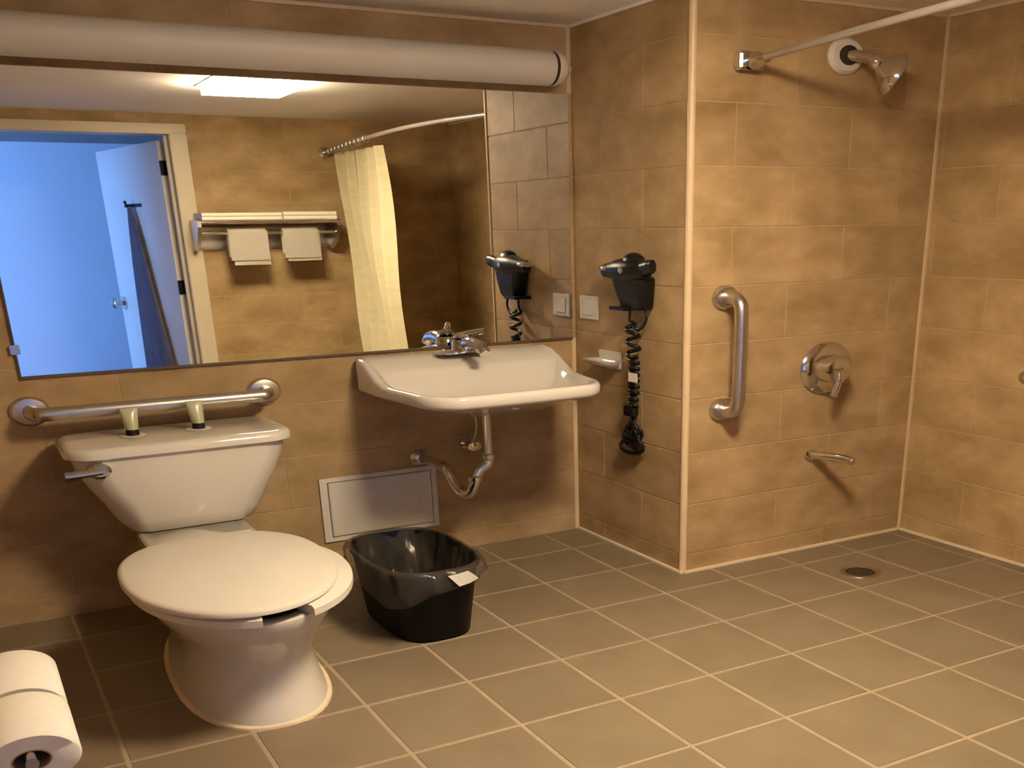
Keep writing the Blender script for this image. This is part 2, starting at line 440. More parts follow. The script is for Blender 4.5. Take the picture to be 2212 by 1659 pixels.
# tank
bm = bmesh.new()
def tank(z, hw, yf, r=.06, yb=1.285, bow=.03):
    pts = rrect(cx-hw, cx+hw, yf, yb, min(r, hw*.6), z, 7)
    return [(x, y - bow*(1-((x-cx)/hw)**2) if y < (yf+yb)/2 else y, zz) for x, y, zz in pts]
cx = -.545
tz = [tank(.342, .185, .985, .05), tank(.352, .205, .968, .06), tank(.39, .236, .95, .08), tank(.45, .268, .94, .09), tank(.51, .306, .936, .09), tank(.56, .330, .935, .09), tank(.604, .343, .935, .09)]
loft(bm, tz)
tankb = to.add(finish(bm, 'tank', M_CERAMIC, None, 50))
bm = bmesh.new()
loft(bm, [tank(.605, .352, .925, .085, 1.290), tank(.610, .360, .917, .085, 1.293), tank(.630, .360, .917, .085, 1.293), tank(.638, .352, .925, .08, 1.288), tank(.641, .335, .945, .07, 1.275)])
to.add(finish(bm, 'tank_lid', M_CERAMIC, None, 50))
# flush lever
lev = mlathe('flush_lever', (-.815, .935, .575), '-y', [(.012, 0), (.030, .004), (.030, .03), (.02, .04)], M_CHROME, None, 20, 1.2, .8)
bm = bmesh.new(); tube(bm, [(-.81, .895, .577), (-.85, .89, .575), (-.915, .895, .572)], [.012, .011, .015], 10)
arm = finish(bm, 'lever_arm', M_CHROME, None, 50)
to.add(lev); arm.parent = lev
cx = -.549
# seat ring with open front
def arc_pts(a, yf, yb, yc, t0, t1, n):
    out = []
    for k in range(n+1):
        t = t0 + (t1-t0)*k/n
        s, c = math.sin(t), math.cos(t)
        out.append((cx + a*c, yc + ((yb-yc) if s > 0 else (yc-yf))*s))
    return out
def seat_ring(t0, t1, name):
    o = arc_pts(.303, -.112, .66, .34, t0, t1, 56); i = arc_pts(.165, .02, .58, .34, t0, t1, 56)
    bm = bmesh.new(); rings = []
    for (ox, oy), (ix, iy) in zip(o, i):
        mx, my = ox*.93+ix*.07, oy*.93+iy*.07
        rings.append([(ox, oy, .331), (ox, oy, .349), (mx, my, .356), (ix, iy, .354), (ix, iy, .330)])
    loft(bm, rings)
    return finish(bm, name, M_PLASTIC, None, 40)
g0 = 1.5*PI - .16; g1 = 1.5*PI + .30
to.add(seat_ring(g1 - 2*PI, g0, 'seat'))
# lid
cx = -.579
def lid(z, k, dx=0):
    pts = []
    n = 60
    for q in range(n):
        t = 2*PI*q/n; s, c = math.sin(t), math.cos(t)
        if s <= 0: x, y = .289*c, .33 + (.33+.104)*s
        else:
            y = .33 + .385*abs(s)**.86
            x = .289*math.copysign(abs(c)**.62, c)
            f = max(0, (y-.48)/.235); x *= 1 - .10*f*f
        pts.append((cx + dx + x*k, .31 + (y-.31)*k, z))
    return pts
bm = bmesh.new()
loft(bm, [lid(.358, .985), lid(.361, 1.0), lid(.370, 1.0), lid(.376, .985), lid(.379, .95), lid(.3825, .7), lid(.384, .35)])
to.add(finish(bm, 'seat_lid', M_PLASTIC, None, 50))
cx = -.555
for sx in (-.10, .10):
    to.add(mtube('hinge', [(cx+sx-.035, .725, .357), (cx+sx+.035, .725, .357)], .013, M_PLASTIC, None, 12))

# ------------------------------------------------------------------ grab bars
def flange(c, axis, r, sx, sy, parent=None):
    return mlathe('flange', c, axis, [(1, 0), (1, .008), (.86, .020), (.5, .024)], M_STEEL, None, 28, sx*r, sy*r)
gb = Thing('grab_bar', (-.57, YA, .73), 'horizontal brushed steel grab bar above the toilet tank', 'grab bar')
gb.add(mtube('bar', smooth_path([(-.955, YA-.01, .722), (-.955, 1.25, .722), (-.935, 1.205, .722), (-.89, 1.195, .722), (-.55, 1.195, .722), (-.245, 1.195, .722), (-.20, 1.205, .722), (-.18, 1.25, .722), (-.18, YA-.01, .722)]), .0225, M_STEEL, None, 16))
gb.add(flange((-.955, YA-.0005, .722), '-y', .062, 1, .78)); gb.add(flange((-.18, YA-.0005, .722), '-y', .062, 1, .78))
gc = Thing('grab_bar', (1.31, YC, .6), 'short vertical steel grab bar on shower wall', 'grab bar')
gc.add(mtube('bar', smooth_path([(1.312, YC-.01, 1.018), (1.312, .46, 1.018), (1.312, .425, 1.005), (1.312, .41, .965), (1.312, .41, .82), (1.312, .41, .675), (1.312, .425, .633), (1.312, .46, .618), (1.312, YC-.01, .618)]), .026, M_STEEL, None, 16))
gc.add(flange((1.312, YC-.0005, 1.018), '-y', .058, 1, .72)); gc.add(flange((1.312, YC-.0005, .618), '-y', .058, 1, .72))
gd = Thing('grab_bar', (XD, -.06, .728), 'steel grab bar on right wall, only its end in view', 'grab bar')
gd.add(mtube('bar', smooth_path([(XD-.01, -.105, .73), (2.25, -.105, .73), (2.22, -.12, .73), (2.205, -.16, .73), (2.205, -.5, .73), (2.205, -1.0, .73), (2.22, -1.04, .73), (2.25, -1.055, .73), (XD-.01, -1.055, .73)]), .024, M_STEEL, None, 16))
gd.add(flange((XD-.0005, -.105, .73), '-x', .058, 1.2, .72)); gd.add(flange((XD-.0005, -1.055, .73), '-x', .058, 1.2, .72))

# ------------------------------------------------------------------ bottles on the tank lid
def bottle(x, y, h, lean, label):
    t = Thing('toiletry_tube', (x, y, .6415), label, 'bottle', 'small gel tubes on the tank lid')
    bm = bmesh.new(); rings = []
    for f in range(9):
        u = f/8; z = .664 + h*u
        a = .021 + .008*u; b = .020*(1-u)**.7 + .003
        rings.append([(x + lean*u + a*math.cos(2*PI*k/24), y + b*1.3*math.sin(2*PI*k/24), z) for k in range(24)])
    loft(bm, rings); t.add(finish(bm, 'tube_body', M_GEL, None, 60))
    t.add(mlathe('cap', (x, y, .6415), 'z', [(.019, 0), (.021, .003), (.019, .0225)], M_BLACK, None, 20, 1.05, 1.2))
    t.add(mlathe('saucer', (x, y, .6412), 'z', [(.040, 0), (.042, .002), (.03, .0035)], M_PLASTIC, None, 24, 1, 1.2))
bottle(-.675, 1.11, .068, .0, 'pale gel tube on black cap, left one on toilet tank')
bottle(-.462, 1.115, .072, -.004, 'pale gel tube on black cap, right one on toilet tank')

# ------------------------------------------------------------------ sink
SX0, SX1, SYF = .165, .985, .632
sk = Thing('sink', (.58, YA, .62), 'white wall-hung ceramic sink with raised back deck', 'sink')
def sm(a, b, t):
    t = max(0, min(1, (t-a)/(b-a))); return t*t*(3-2*t)
def ztop(y): return .737 + .078*sm(1.00, 1.26, y)
def sink_ring(ins, kind, z=None, dz=0, rf=.14, rb=.05, yb=None, seg=14):
    """outline with big front corners; ins = inset"""
    x0, x1, y0, y1 = SX0+ins, SX1-ins, SYF+ins, (YA-.002 if yb is None else yb)
    out = []
    for cxx, cyy, a0, r in ((x1, y1, 0, rb), (x0, y1, PI/2, rb), (x0, y0, PI, rf), (x1, y0, 1.5*PI, rf)):
        r = max(r - ins*.6, .02)
        ox = cxx - r if cxx == x1 else cxx + r
        oy = cyy - r if cyy == y1 else cyy + r
        for k in range(seg+1):
            a = a0 + k/seg*PI/2
            x, y = ox + r*math.cos(a), oy + r*math.sin(a)
            out.append([x, y])
    # resample extra points along straight sides
    pts = []
    n = len(out)
    for i in range(n):
        p, q = out[i], out[(i+1) % n]
        pts.append(p)
        if (i+1) % (seg+1) == 0:
            for k in range(1, 8): pts.append([p[0]+(q[0]-p[0])*k/8, p[1]+(q[1]-p[1])*k/8])
    res = []
    for x, y in pts:
        y2 = y
        if y < SYF + .2: y2 = y - .018*(1-((x-.58)/.42)**2)*(1 if y < SYF+.05+ins else .3)
        w = 1 - sm(.68, 1.15, y)
        x = .575 + (x-.575)*(1 - (.18 if x > .575 else .08)*w)
        res.append((x, y2, (ztop(y) + dz) if z is None else z))
    return res
bm = bmesh.new()
rings = [sink_ring(.30, 0, .618, yb=1.05, rf=.12), sink_ring(.22, 0, .628, yb=1.14), sink_ring(.12, 0, .665, yb=1.25), sink_ring(.03, 0, .687), sink_ring(.006, 0, .695),
         sink_ring(0, 0, .704), sink_ring(0, 0, None, -.012), sink_ring(.005, 0, None, -.003), sink_ring(.014, 0, None, 0), sink_ring(.026, 0, None, 0, yb=1.29)]
def basin(ins, z, yb, k=1.0): return sink_ring(ins, 0, None if z is None else z, yb=yb, dz=0)
rings += [sink_ring(.036, 0, None, -.004, yb=1.15), sink_ring(.044, 0, None, -.012, yb=1.135)]
def mixring(ins, yb, z, w):
    r = sink_ring(ins, 0, None, -.012, yb=yb)
    return [(x, y, zz*(1-w) + z*w) for x, y, zz in r]
rings += [mixring(.065, 1.10, .67, .45), mixring(.105, 1.05, .665, .85), mixring(.15, 1.0, .66, 1), mixring(.22, .95, .655, 1), mixring(.29, .90, .653, 1)]
loft(bm, rings)
sk.add(finish(bm, 'basin', M_CERAMIC, None, 60))
sk.add(mlathe('drain_ring', (.58, .80, .6535), 'z', [(.035, 0), (.035, .003), (.026, .004), (.022, .001)], M_CHROME, None, 24, 1, 1.1))
# faucet on the back deck
fz = .8145; fx, fy = .585, 1.225
fa = Thing('faucet', (fx, fy, fz), 'chrome single-lever faucet on the sink deck', 'faucet')
bm = bmesh.new(); loft(bm, [rrect(fx-.115, fx+.115, fy-.05, fy+.05, .049, fz), rrect(fx-.115, fx+.115, fy-.05, fy+.05, .049, fz+.006), rrect(fx-.08, fx+.08, fy-.042, fy+.042, .04, fz+.016), rrect(fx-.05, fx+.05, fy-.035, fy+.035, .034, fz+.020)])
fa.add(finish(bm, 'base_plate', M_CHROME, None, 40))
fa.add(mlathe('body', (fx, fy, fz+.012), 'z', [(.046, 0), (.043, .015), (.040, .03), (.036, .038), (.02, .043)], M_CHROME, None, 24, 1, 1.1))
fa.add(mtube('spout', smooth_path([(fx, fy-.01, fz+.03), (fx, fy-.08, fz+.040), (fx, fy-.15, fz+.036), (fx, fy-.195, fz+.022), (fx, fy-.205, fz+.012)]), [.026]*9 + [.024]*8 + [.021]*8, M_CHROME, None, 14))
hb = fa.add(mlathe('handle', (fx, fy, fz+.055), 'z', [(.030, 0), (.034, .008), (.028, .018), (.012, .022)], M_CHROME, None, 20, 1, 1.1))
lv = mtube('lever', smooth_path([(fx, fy, fz+.066), (fx+.035, fy-.06, fz+.078), (fx+.055, fy-.10, fz+.084)]), .0125, M_CHROME, None, 10)
lv.parent = hb
# waste pipe under the sink
wp = Thing('waste_pipe', (.5, YA, .3), 'chrome waste pipe and trap under the sink', 'pipe')
wp.add(mtube('tailpiece', [(.545, .95, .617), (.545, .95, .455)], .019, M_CHROME, None, 16))
wp.add(mlathe('slip_nut', (.545, .95, .445), 'z', [(.024, 0), (.027, .004), (.027, .02), (.022, .024)], M_CHROME, None, 12))
wp.add(mtube('trap_bend', smooth_path([(.545, .95, .46), (.54, .95, .43), (.505, .955, .405), (.487, .96, .36), (.475, .985, .318), (.458, 1.03, .315), (.447, 1.07, .345), (.44, 1.10, .385), (.432, 1.16, .403)]), .021, M_CHROME, None, 16))
wp.add(mlathe('slip_nut', (.489, .958, .365), 'z', [(.024, 0), (.028, .004), (.028, .02), (.022, .024)], M_CHROME, None, 12))
wp.add(mtube('wall_arm', [(.435, 1.14, .402), (.41, YA-.004, .405)], .018, M_CHROME, None, 14))
wp.add(mlathe('wall_flange', (.41, YA-.0005, .405), '-y', [(.045, 0), (.045, .004), (.03, .016), (.02, .02)], M_STEEL, None, 24, 1, .75))
sv = Thing('stop_valve', (.62, YA, .44), 'small chrome water stop valve under the sink', 'valve')
sv.add(mlathe('wall_flange', (.62, YA-.0005, .44), '-y', [(.03, 0), (.03, .004), (.016, .014), (.012, .05)], M_CHROME, None, 20, 1, .75))
sv.add(mlathe('handle', (.62, YA-.06, .44), '-y', [(.012, 0), (.026, .004), (.026, .018), (.012, .022)], M_CHROME, None, 16, 1.2, .7))
sv.add(mtube('supply_hose', smooth_path([(.62, YA-.05, .445), (.63, 1.24, .52), (.61, 1.22, .60), (.60, 1.21, .645)]), .008, M_STEEL, None, 8))

# ------------------------------------------------------------------ access panel
ap = Thing('access_panel', (.23, YA, .118), 'white painted access panel low on the wall beside the bin', 'panel')
px0, px1, pz0, pz1 = -.016, .470, .118, .370
bm = bmesh.new()
for a, b in (((px0, YA-.010, pz0), (px0+.030, YA-.0005, pz1)), ((px1-.022, YA-.010, pz0), (px1, YA-.0005, pz1)), ((px0+.03, YA-.010, pz0), (px1-.022, YA-.0005, pz0+.016)), ((px0+.03, YA-.010, pz1-.016), (px1-.022, YA-.0005, pz1))):
    bx(bm, a, b)
ap.add(finish(bm, 'frame', M_PLASTIC))
d = ap.add(box('door', (px0+.034, YA-.013, pz0+.019), (px1-.025, YA-.002, pz1-.019), M_PLASTIC, None, .003))
ap.add(mlathe('lock', (.405, YA-.0125, .243), '-y', [(.012, 0), (.012, .003), (.006, .004)], M_STEEL, None, 16, 1, .7))

# ------------------------------------------------------------------ waste bin
wb = Thing('waste_bin', (.075, .60, 0), 'small black waste bin between toilet and sink', 'bin')
def bin_ring(z, k, n=56, p=3.0, bx_=.078, by_=.60):
    out = []
    a0, b0 = .140 + .034*k, .250 + .035*k
    for q in range(n):
        t = 2*PI*q/n; s, c = math.sin(t), math.cos(t)
        out.append((bx_ + a0*math.copysign(abs(c)**(2/p), c), by_ + b0*math.copysign(abs(s)**(2/p), s), z))
    return out
BZ = .245
bm = bmesh.new()
def inset(r, d, z):
    return [(.078 + (x-.078)*(1-d/.16), .60 + (y-.60)*(1-d/.27), z) for x, y, _ in r]
loft(bm, [inset(bin_ring(0, 0), .012, .0), bin_ring(.008, 0), bin_ring(BZ-.012, .95), inset(bin_ring(0, 1), -.006, BZ-.010), inset(bin_ring(0, 1), -.006, BZ), inset(bin_ring(0, 1), .004, BZ), inset(bin_ring(0, .1), .008, .012)])
wb.add(finish(bm, 'body', M_BIN, None, 50))
# liner folded over the rim
ln = Thing('bin_liner', (.075, .60, .1), 'thin grey plastic liner draped over the black bin', 'bag')
rnd = random.Random(3)
bm = bmesh.new(); rings = []
base = bin_ring(0, 1)
n = len(base)
drop = []
for q in range(n):
    t = 2*PI*q/n
    c, s = math.cos(t), math.sin(t)
    d = .038 + .075*max(0, math.cos(t - 1.18*PI))**1.5 + .006*math.sin(5*t+1)
    drop.append(d)
wr = [1 + .018*math.sin(9*2*PI*q/n+.5) + .020*math.sin(14*2*PI*q/n) for q in range(n)]
def lring(f, out, inside=False, z=None):
    rr = []
    for q, (x, y, _) in enumerate(base):
        w = 1 + (wr[q]-1)*min(1, abs(f)*1.4 + .25)
        k = (1 + out/.17)*w
        zz = BZ + .006 - drop[q]*f if z is None else z + .006*math.sin(11*2*PI*q/n)
        rr.append((.078 + (x-.078)*k, .60 + (y-.60)*(1+(k-1)*.7), zz))
    return rr
rings = [lring(1.0, .020), lring(.85, .026), lring(.6, .026), lring(.3, .021), lring(.1, .016), lring(0, .009), lring(-.03, -.002), lring(.3, -.014, z=BZ-.04), lring(.8, -.030, z=BZ-.09), lring(.9, -.055, z=.09), lring(.9, -.09, z=.05)]
loft(bm, rings, cap0=False, cap1=True)
ln.add(finish(bm, 'film', M_LINER, None, 70))
bm = bmesh.new(); loft(bm, [[(.075, .290, .240), (.09, .276, .222), (.105, .270, .205)], [(.110, .288, .242), (.13, .272, .226), (.14, .266, .212)], [(.145, .289, .246), (.16, .274, .234), (.172, .268, .222)]], False, False, closed=False)
bmesh.ops.solidify(bm, geom=list(bm.faces), thickness=.003)
ln.add(finish(bm, 'folded_corner', M_TAG, None, 60))

# ------------------------------------------------------------------ toilet paper
hx, hz = -1.162, .377
def roll(y0, y1, label):
    t = Thing('toilet_roll', (hx, (y0+y1)/2, hz-.05), label, 'toilet roll', 'toilet rolls on the wall holder')
    bm = bmesh.new()
    a, b, ia, ib = .084, .0515, .034, .021
    prof = [(ia, y0+.002), (a-.006, y0), (a, y0+.006), (a, y1-.006), (a-.006, y1), (ia, y1-.002)]
    n = 40; rings = []
    for r, y in prof:
        f = r/a
        rings.append([(hx + r*math.cos(2*PI*k/n), y, hz + r*(b/a)*math.sin(2*PI*k/n)) for k in range(n)])
    vs = loft(bm, rings, False, False)
    for k in range(n):
        j = (k+1) % n; bm.faces.new((vs[-1][k], vs[-1][j], vs[0][j], vs[0][k]))
    t.add(finish(bm, 'paper', M_PAPER, None, 50))
    bm = bmesh.new()
    R1 = lambda r, y: [(hx + r*math.cos(2*PI*k/n), y, hz + r*(b/a)*math.sin(2*PI*k/n)) for k in range(n)]
    vs = loft(bm, [R1(.0335, y0+.001), R1(.0335, y1-.001), R1(.031, y1-.001), R1(.031, y0+.001)], False, False)
    for k in range(n):
        j = (k+1) % n; bm.faces.new((vs[-1][k], vs[-1][j], vs[0][j], vs[0][k]))
    t.add(finish(bm, 'core', M_CARD, None, 50))
roll(-.70, -.475, 'nearest toilet roll, its end and core facing the camera')
roll(-.452, -.215, 'second toilet roll, just behind the nearest roll')
th = Thing('toilet_paper_holder', (XF, -.46, .377), 'chrome holder carrying two toilet rolls', 'paper holder')
th.add(mtube('spindle', [(hx, -.73, hz+.0075), (hx, -.18, hz+.0075)], .0115, M_CHROME, None, 12))
for yy in (-.17, -.464):
    th.add(mtube('arm', [(XF+.004, yy, hz+.0075), (hx, yy, hz+.0075)], .010, M_CHROME, None, 10))
    th.add(mlathe('flange', (XF+.0005, yy, hz+.0075), 'x', [(.035, 0), (.035, .005), (.02, .012)], M_CHROME, None, 20, 1.3, .8))

# ------------------------------------------------------------------ dryer wall: outlet, soap ledge, dryer
ou = Thing('wall_outlet', (XB, 1.19, .911), 'cream electrical outlet plate near the mirror corner', 'outlet')
ou.add(box('plate', (XB-.009, 1.118, .911), (XB-.0005, 1.262, 1.003), M_PLASTIC, None, .003))
ou.add(box('socket', (XB-.0125, 1.150, .926), (XB-.0088, 1.230, .988), M_PLASTIC, None, .002))
so = Thing('soap_dish', (XB, 1.0, .745), 'small white ceramic soap ledge behind the dryer cord', 'soap dish')
bm = bmesh.new()
loft(bm, [rrect(XB-.05, XB-.001, .96, 1.09, .02, .738), rrect(XB-.095, XB-.001, .935, 1.12, .04, .758), rrect(XB-.10, XB-.001, .93, 1.125, .042, .768), rrect(XB-.09, XB-.008, .94, 1.115, .038, .768), rrect(XB-.07, XB-.015, .96, 1.09, .025, .760)])
so.add(finish(bm, 'dish', M_CERAMIC, None, 50))
so.add(box('back_plate', (XB-.012, .945, .732), (XB-.0006, 1.11, .80), M_CERAMIC, None, .004))

hd = Thing('hair_dryer', (XB, .86, .97), 'black wall-mounted hair dryer with coiled cord', 'hair dryer')
# holder cup on the wall
bm = bmesh.new()
loft(bm, [rrect(XB-.085, XB-.0006, .775, .925, .03, .972), rrect(XB-.10, XB-.0006, .765, .94, .03, .985), rrect(XB-.115, XB-.0006, .755, .965, .035, 1.03), rrect(XB-.125, XB-.0006, .75, .985, .035, 1.08), rrect(XB-.11, XB-.0006, .765, .97, .03, 1.088)])
hd.add(finish(bm, 'holder', M_BLACK, None, 40))
hd.add(box('holder_lip', (XB-.13, .86, .968), (XB-.0006, .985, .980), M_BLACK, None, .004))
# barrel lies along y
by = [(1.065, .030, .024), (1.045, .034, .026), (1.0, .040, .030), (.955, .058, .040), (.90, .066, .045), (.83, .068, .047), (.785, .060, .042), (.765, .045, .034), (.745, .042, .030)]
bm = bmesh.new()
loft(bm, [[(XB-.085 + a*math.cos(2*PI*k/28), y, 1.110 + b*math.sin(2*PI*k/28) - .02*max(0, y-.9)) for k in range(28)] for y, a, b in by])
bar = hd.add(finish(bm, 'barrel', M_BLACK, None, 45))
bm = bmesh.new()
loft(bm, [[(XB-.085 + (a)*math.cos(2*PI*k/28), y, 1.118 - .02*max(0, y-.9) + b*math.sin(2*PI*k/28)) for k in range(28)] for y, a, b in ((1.012, .041, .012), (1.03, .043, .0135), (1.068, .042, .0125), (1.074, .036, .010))])
nz = finish(bm, 'nozzle_band', M_CHROME, None, 45); nz.parent = bar; hd_e = hd.e
hd.add(mlathe('top_housing', (XB-.075, .85, 1.145), 'z', [(.06, 0), (.052, .012), (.034, .022), (.012, .027)], M_BLACK, None, 24, .9, 1.1))
hd.add(mtube('handle', smooth_path([(XB-.09, .80, 1.105), (XB-.10, .745, 1.118), (XB-.105, .70, 1.125), (XB-.105, .676, 1.127)]), [.028]*7+[.026]*6+[.024]*6, M_BLACK, None, 14))
hd.add(mlathe('button', (XB-.152, .86, 1.112), '-x', [(.014, 0), (.014, .005), (.008, .007)], M_STEEL, None, 14, 1.2, .8))
# coiled cord
cp = []
def coil(z0, z1, turns, y0, y1, rad, x, n=16, rad2=None):
    N = int(turns*n)
    for k in range(N+1):
        u = k/N; a = 2*PI*turns*u; r = rad + ((rad2 or rad)-rad)*u
        cp.append((x + r*.8*math.cos(a), y0+(y1-y0)*u + r*math.sin(a), z0+(z1-z0)*u))
cp.append((XB-.05, .905, .985)); cp.append((XB-.05, .91, .93))
coil(.915, .80, 2.5, .885, .87, .040, XB-.055)
coil(.795, .66, 6, .868, .872, .030, XB-.055)
coil(.655, .61, 2, .872, .875, .026, XB-.055)
hd.add(mtube('cord', cp, .0078, M_BLACK, None, 7, 80))
cp = [(XB-.045, .80, .985), (XB-.05, .78, .945), (XB-.055, .80, .915), (XB-.055, .84, .90), (XB-.05, .885, .915)]
hd.add(mtube('cord_loop', smooth_path(cp), .0078, M_BLACK, None, 7, 80))
# plug block and bundled loops at the bottom
hd.add(box('plug_block', (XB-.085, .855, .572), (XB-.03, .925, .612), M_BLACK, None, .006))
hd.add(box('plug_ring', (XB-.083, .858, .612), (XB-.032, .935, .617), M_CHROME, None, .002))
cp = []
for k in range(0, 90):
    a = k/14*2*PI; u = k/89
    r = .028 + .052*u
    cp.append((XB-.055 + .022*math.sin(a*1.3), .875 + r*math.cos(a) + .01*math.sin(a*.4), .545 - .10*u + .030*math.sin(a)))
hd.add(mtube('cord_bundle', cp, .0085, M_BLACK, None, 7, 80))
hd.add(box('warning_tag', (XB-.094, .80, .708), (XB-.091, .87, .742), M_TAG, None, .001))

for o in hd.e.children_recursive:
    for v in o.data.vertices:      # final size and place of the dryer on the wall
        v.co.x = XB - .0006 - (XB - .0006 - v.co.x)*.66
        v.co.y = .80 + (v.co.y - .865)*.9

# ------------------------------------------------------------------ shower fittings
vv = Thing('shower_valve', (1.82, YC, .73), 'round chrome shower valve with lever handle', 'valve')
vv.add(mlathe('escutcheon', (1.822, YC-.0005, .732), '-y', [(1, 0), (1, .006), (.93, .016), (.72, .026), (.45, .030)], M_CHROME, None, 40, .130, .100))
vv.add(mlathe('hub', (1.805, YC-.028, .735), '-y', [(.55, 0), (.62, .01), (.60, .055), (.52, .075), (.30, .085)], M_CHROME, None, 32, .115, .085))
vv.add(mtube('lever', smooth_path([(1.805, YC-.095, .735), (1.800, YC-.105, .70), (1.79, YC-.10, .66), (1.785, YC-.095, .635)]), [.018]*7+[.016]*6+[.015]*6, M_CHROME, None, 12))
sp = Thing('tub_spout', (1.785, YC, .39), 'slim chrome spout low on the shower wall', 'spout')
sp.add(mlathe('flange', (1.775, YC-.0005, .392), '-y', [(.032, 0), (.032, .005), (.02, .012)], M_CHROME, None, 24, 1.1, .75))
sp.add(mtube('pipe', smooth_path([(1.775, YC-.006, .392), (1.80, .44, .394), (1.83, .36, .392), (1.838, .335, .386)]), [.0165]*18+[.014], M_CHROME, None, 14))
sh = Thing('showerhead', (1.815, YC, 1.81), 'chrome shower head on arm with pale wall ring', 'shower head')
sh.add(mlathe('wall_ring', (1.812, YC-.0005, 1.812), '-y', [(.082, 0), (.084, .008), (.070, .022), (.045, .024)], M_PLASTIC, None, 32, 1, .70))
sh.add(mlathe('inner_ring', (1.812, YC-.0235, 1.812), '-y', [(.045, 0), (.045, .003), (.03, .008)], M_DARK, None, 24, 1, .7))
sh.add(mtube('arm', smooth_path([(1.812, YC-.02, 1.812), (1.83, .46, 1.808), (1.845, .42, 1.795), (1.852, .40, 1.783)]), .0175, M_CHROME, None, 14))
# head: a lathe about a tilted axis
ax = Vector((.60, -.36, -.46)).normalized(); c0 = Vector((1.850, .405, 1.790))
e1 = ax.cross(Vector((0,0,1))).normalized(); e2 = ax.cross(e1)
def head(name, prof, m, n=28):
    bm = bmesh.new()
    loft(bm, [[c0 + ax*h + e1*r*math.cos(2*PI*k/n) + e2*r*math.sin(2*PI*k/n) for k in range(n)] for r, h in prof])
    return finish(bm, name, m, None, 40)
sh.add(head('ball_joint', [(.012, -.012), (.024, 0), (.027, .014), (.022, .028)], M_CHROME))
sh.add(head('head', [(.022, .026), (.030, .034), (.050, .062), (.066, .078), (.068, .10)], M_CHROME))
sh.add(head('spray_face', [(.062, .098), (.060, .103), (.02, .104)], M_STEEL))

# curtain rod
rd = Thing('curtain_rod', (1.37, -1.0, 1.77), 'slim shower curtain rod running from shower wall to doorway wall', 'curtain rod')
def rodp(t): return (1.37 - .05*math.sin(PI*t), YC-.01 + t*(YE-YC+.02), 1.769 + .030*math.sin(PI*t))
rd.add(mtube('rod', [rodp(k/24) for k in range(25)], .0112, M_ROD, None, 12))
rd.add(box('bracket', (1.315, YC-.045, 1.742), (1.425, YC-.0006, 1.798), M_CHROME, None, .008))
rd.add(mlathe('socket', (1.37, YC-.044, 1.769), '-y', [(.030, 0), (.030, .02), (.02, .05), (.016, .07)], M_CHROME, None, 20, 1.1, .85))
rd.add(mlathe('wall_socket', (1.37, YE+.0006, 1.769), 'y', [(.045, 0), (.045, .01), (.025, .03)], M_CHROME, None, 20, 1.1, .85))

# shower curtain, bunched at the doorway end (seen in the mirror)
cu = Thing('shower_curtain', (1.36, -1.9, .08), 'cream shower curtain bunched at one end of the rod, seen in the mirror', 'curtain')
bm = bmesh.new(); rings = []
n = 160
for f in range(15):
    u = f/14; z = 1.755 - 1.66*u
    y0, y1 = -1.55 + .18*u, -2.46 + .42*u
    ring = []
    for k in range(n+1):
        t = k/n
        amp = (.048 + .014*math.sin(7*t+1)) * (.6 + .4*min(1, u*3))
        a = 2*PI*5*t + .6*math.sin(3*t + 2*u)
        ring.append((1.405 + .6*amp*math.cos(a) + .012*math.sin(9*u + 5*t), y0 + (y1-y0)*t + .010*math.sin(2*a) + .008*math.sin(6*u+8*t), z))
    rings.append(ring)
loft(bm, rings, False, False, closed=False)
cu.add(finish(bm, 'fabric', M_CURTAIN, None, 80))
for k in range(10):
    yy = -1.58 - .09*k
    t = (YC-.01-yy)/(YC-.01-(YE+.01))
    p = rodp(t)
    pts = [(p[0] + .021*math.cos(a), yy, p[2] - .004 + .021*math.sin(a)) for a in [q/14*2*PI for q in range(15)]]
    cu.add(mtube('ring', pts, .003, M_STEEL, None, 6))

# floor drain
dr = Thing('floor_drain', (DRAIN[0], DRAIN[1], 0), 'round dark floor drain in the shower floor', 'drain')
dr.add(mlathe('rim', (DRAIN[0], DRAIN[1], .0004), 'z', [(.078, 0), (.077, .002), (.060, .003), (.058, .001)], M_STEEL, None, 32, 1.0, 1.0))
dr.add(mlathe('grate', (DRAIN[0], DRAIN[1], .0015), 'z', [(.058, 0), (.057, .0012), (.01, .0014)], M_DARK, None, 32))

# ------------------------------------------------------------------ towel rack on the doorway wall (seen in the mirror)
tr = Thing('towel_rack', (.88, YE, 1.12), 'chrome hotel towel rack on the doorway wall', 'towel rack')
RX0, RX1, RY = .405, 1.335, -2.27
for xx in (RX0, RX1):
    bm = bmesh.new()
    pr = [(YE+.001, 1.15), (YE+.001, 1.345), (RY-.02, 1.345), (RY, 1.335), (RY, 1.30), (RY-.09, 1.20), (YE+.05, 1.15)]
    loft(bm, [[(xx-.012, y, z) for y, z in pr], [(xx+.012, y, z) for y, z in pr]])
    tr.add(finish(bm, 'end_bracket', M_STEEL, None, 30))
for yy in (YE+.06, YE+.13, YE+.20, RY-.012):
    tr.add(mtube('shelf_rail', [(RX0, yy, 1.328), (RX1, yy, 1.328)], .010, M_CHROME, None, 10))
tr.add(mtube('hanging_bar', [(RX0, RY-.055, 1.262), (RX1, RY-.055, 1.262)], .011, M_CHROME, None, 10))
tr.add(box('back_plate', (RX0+.013, YE+.001, 1.16), (RX1-.013, YE+.008, 1.30), M_STEEL))
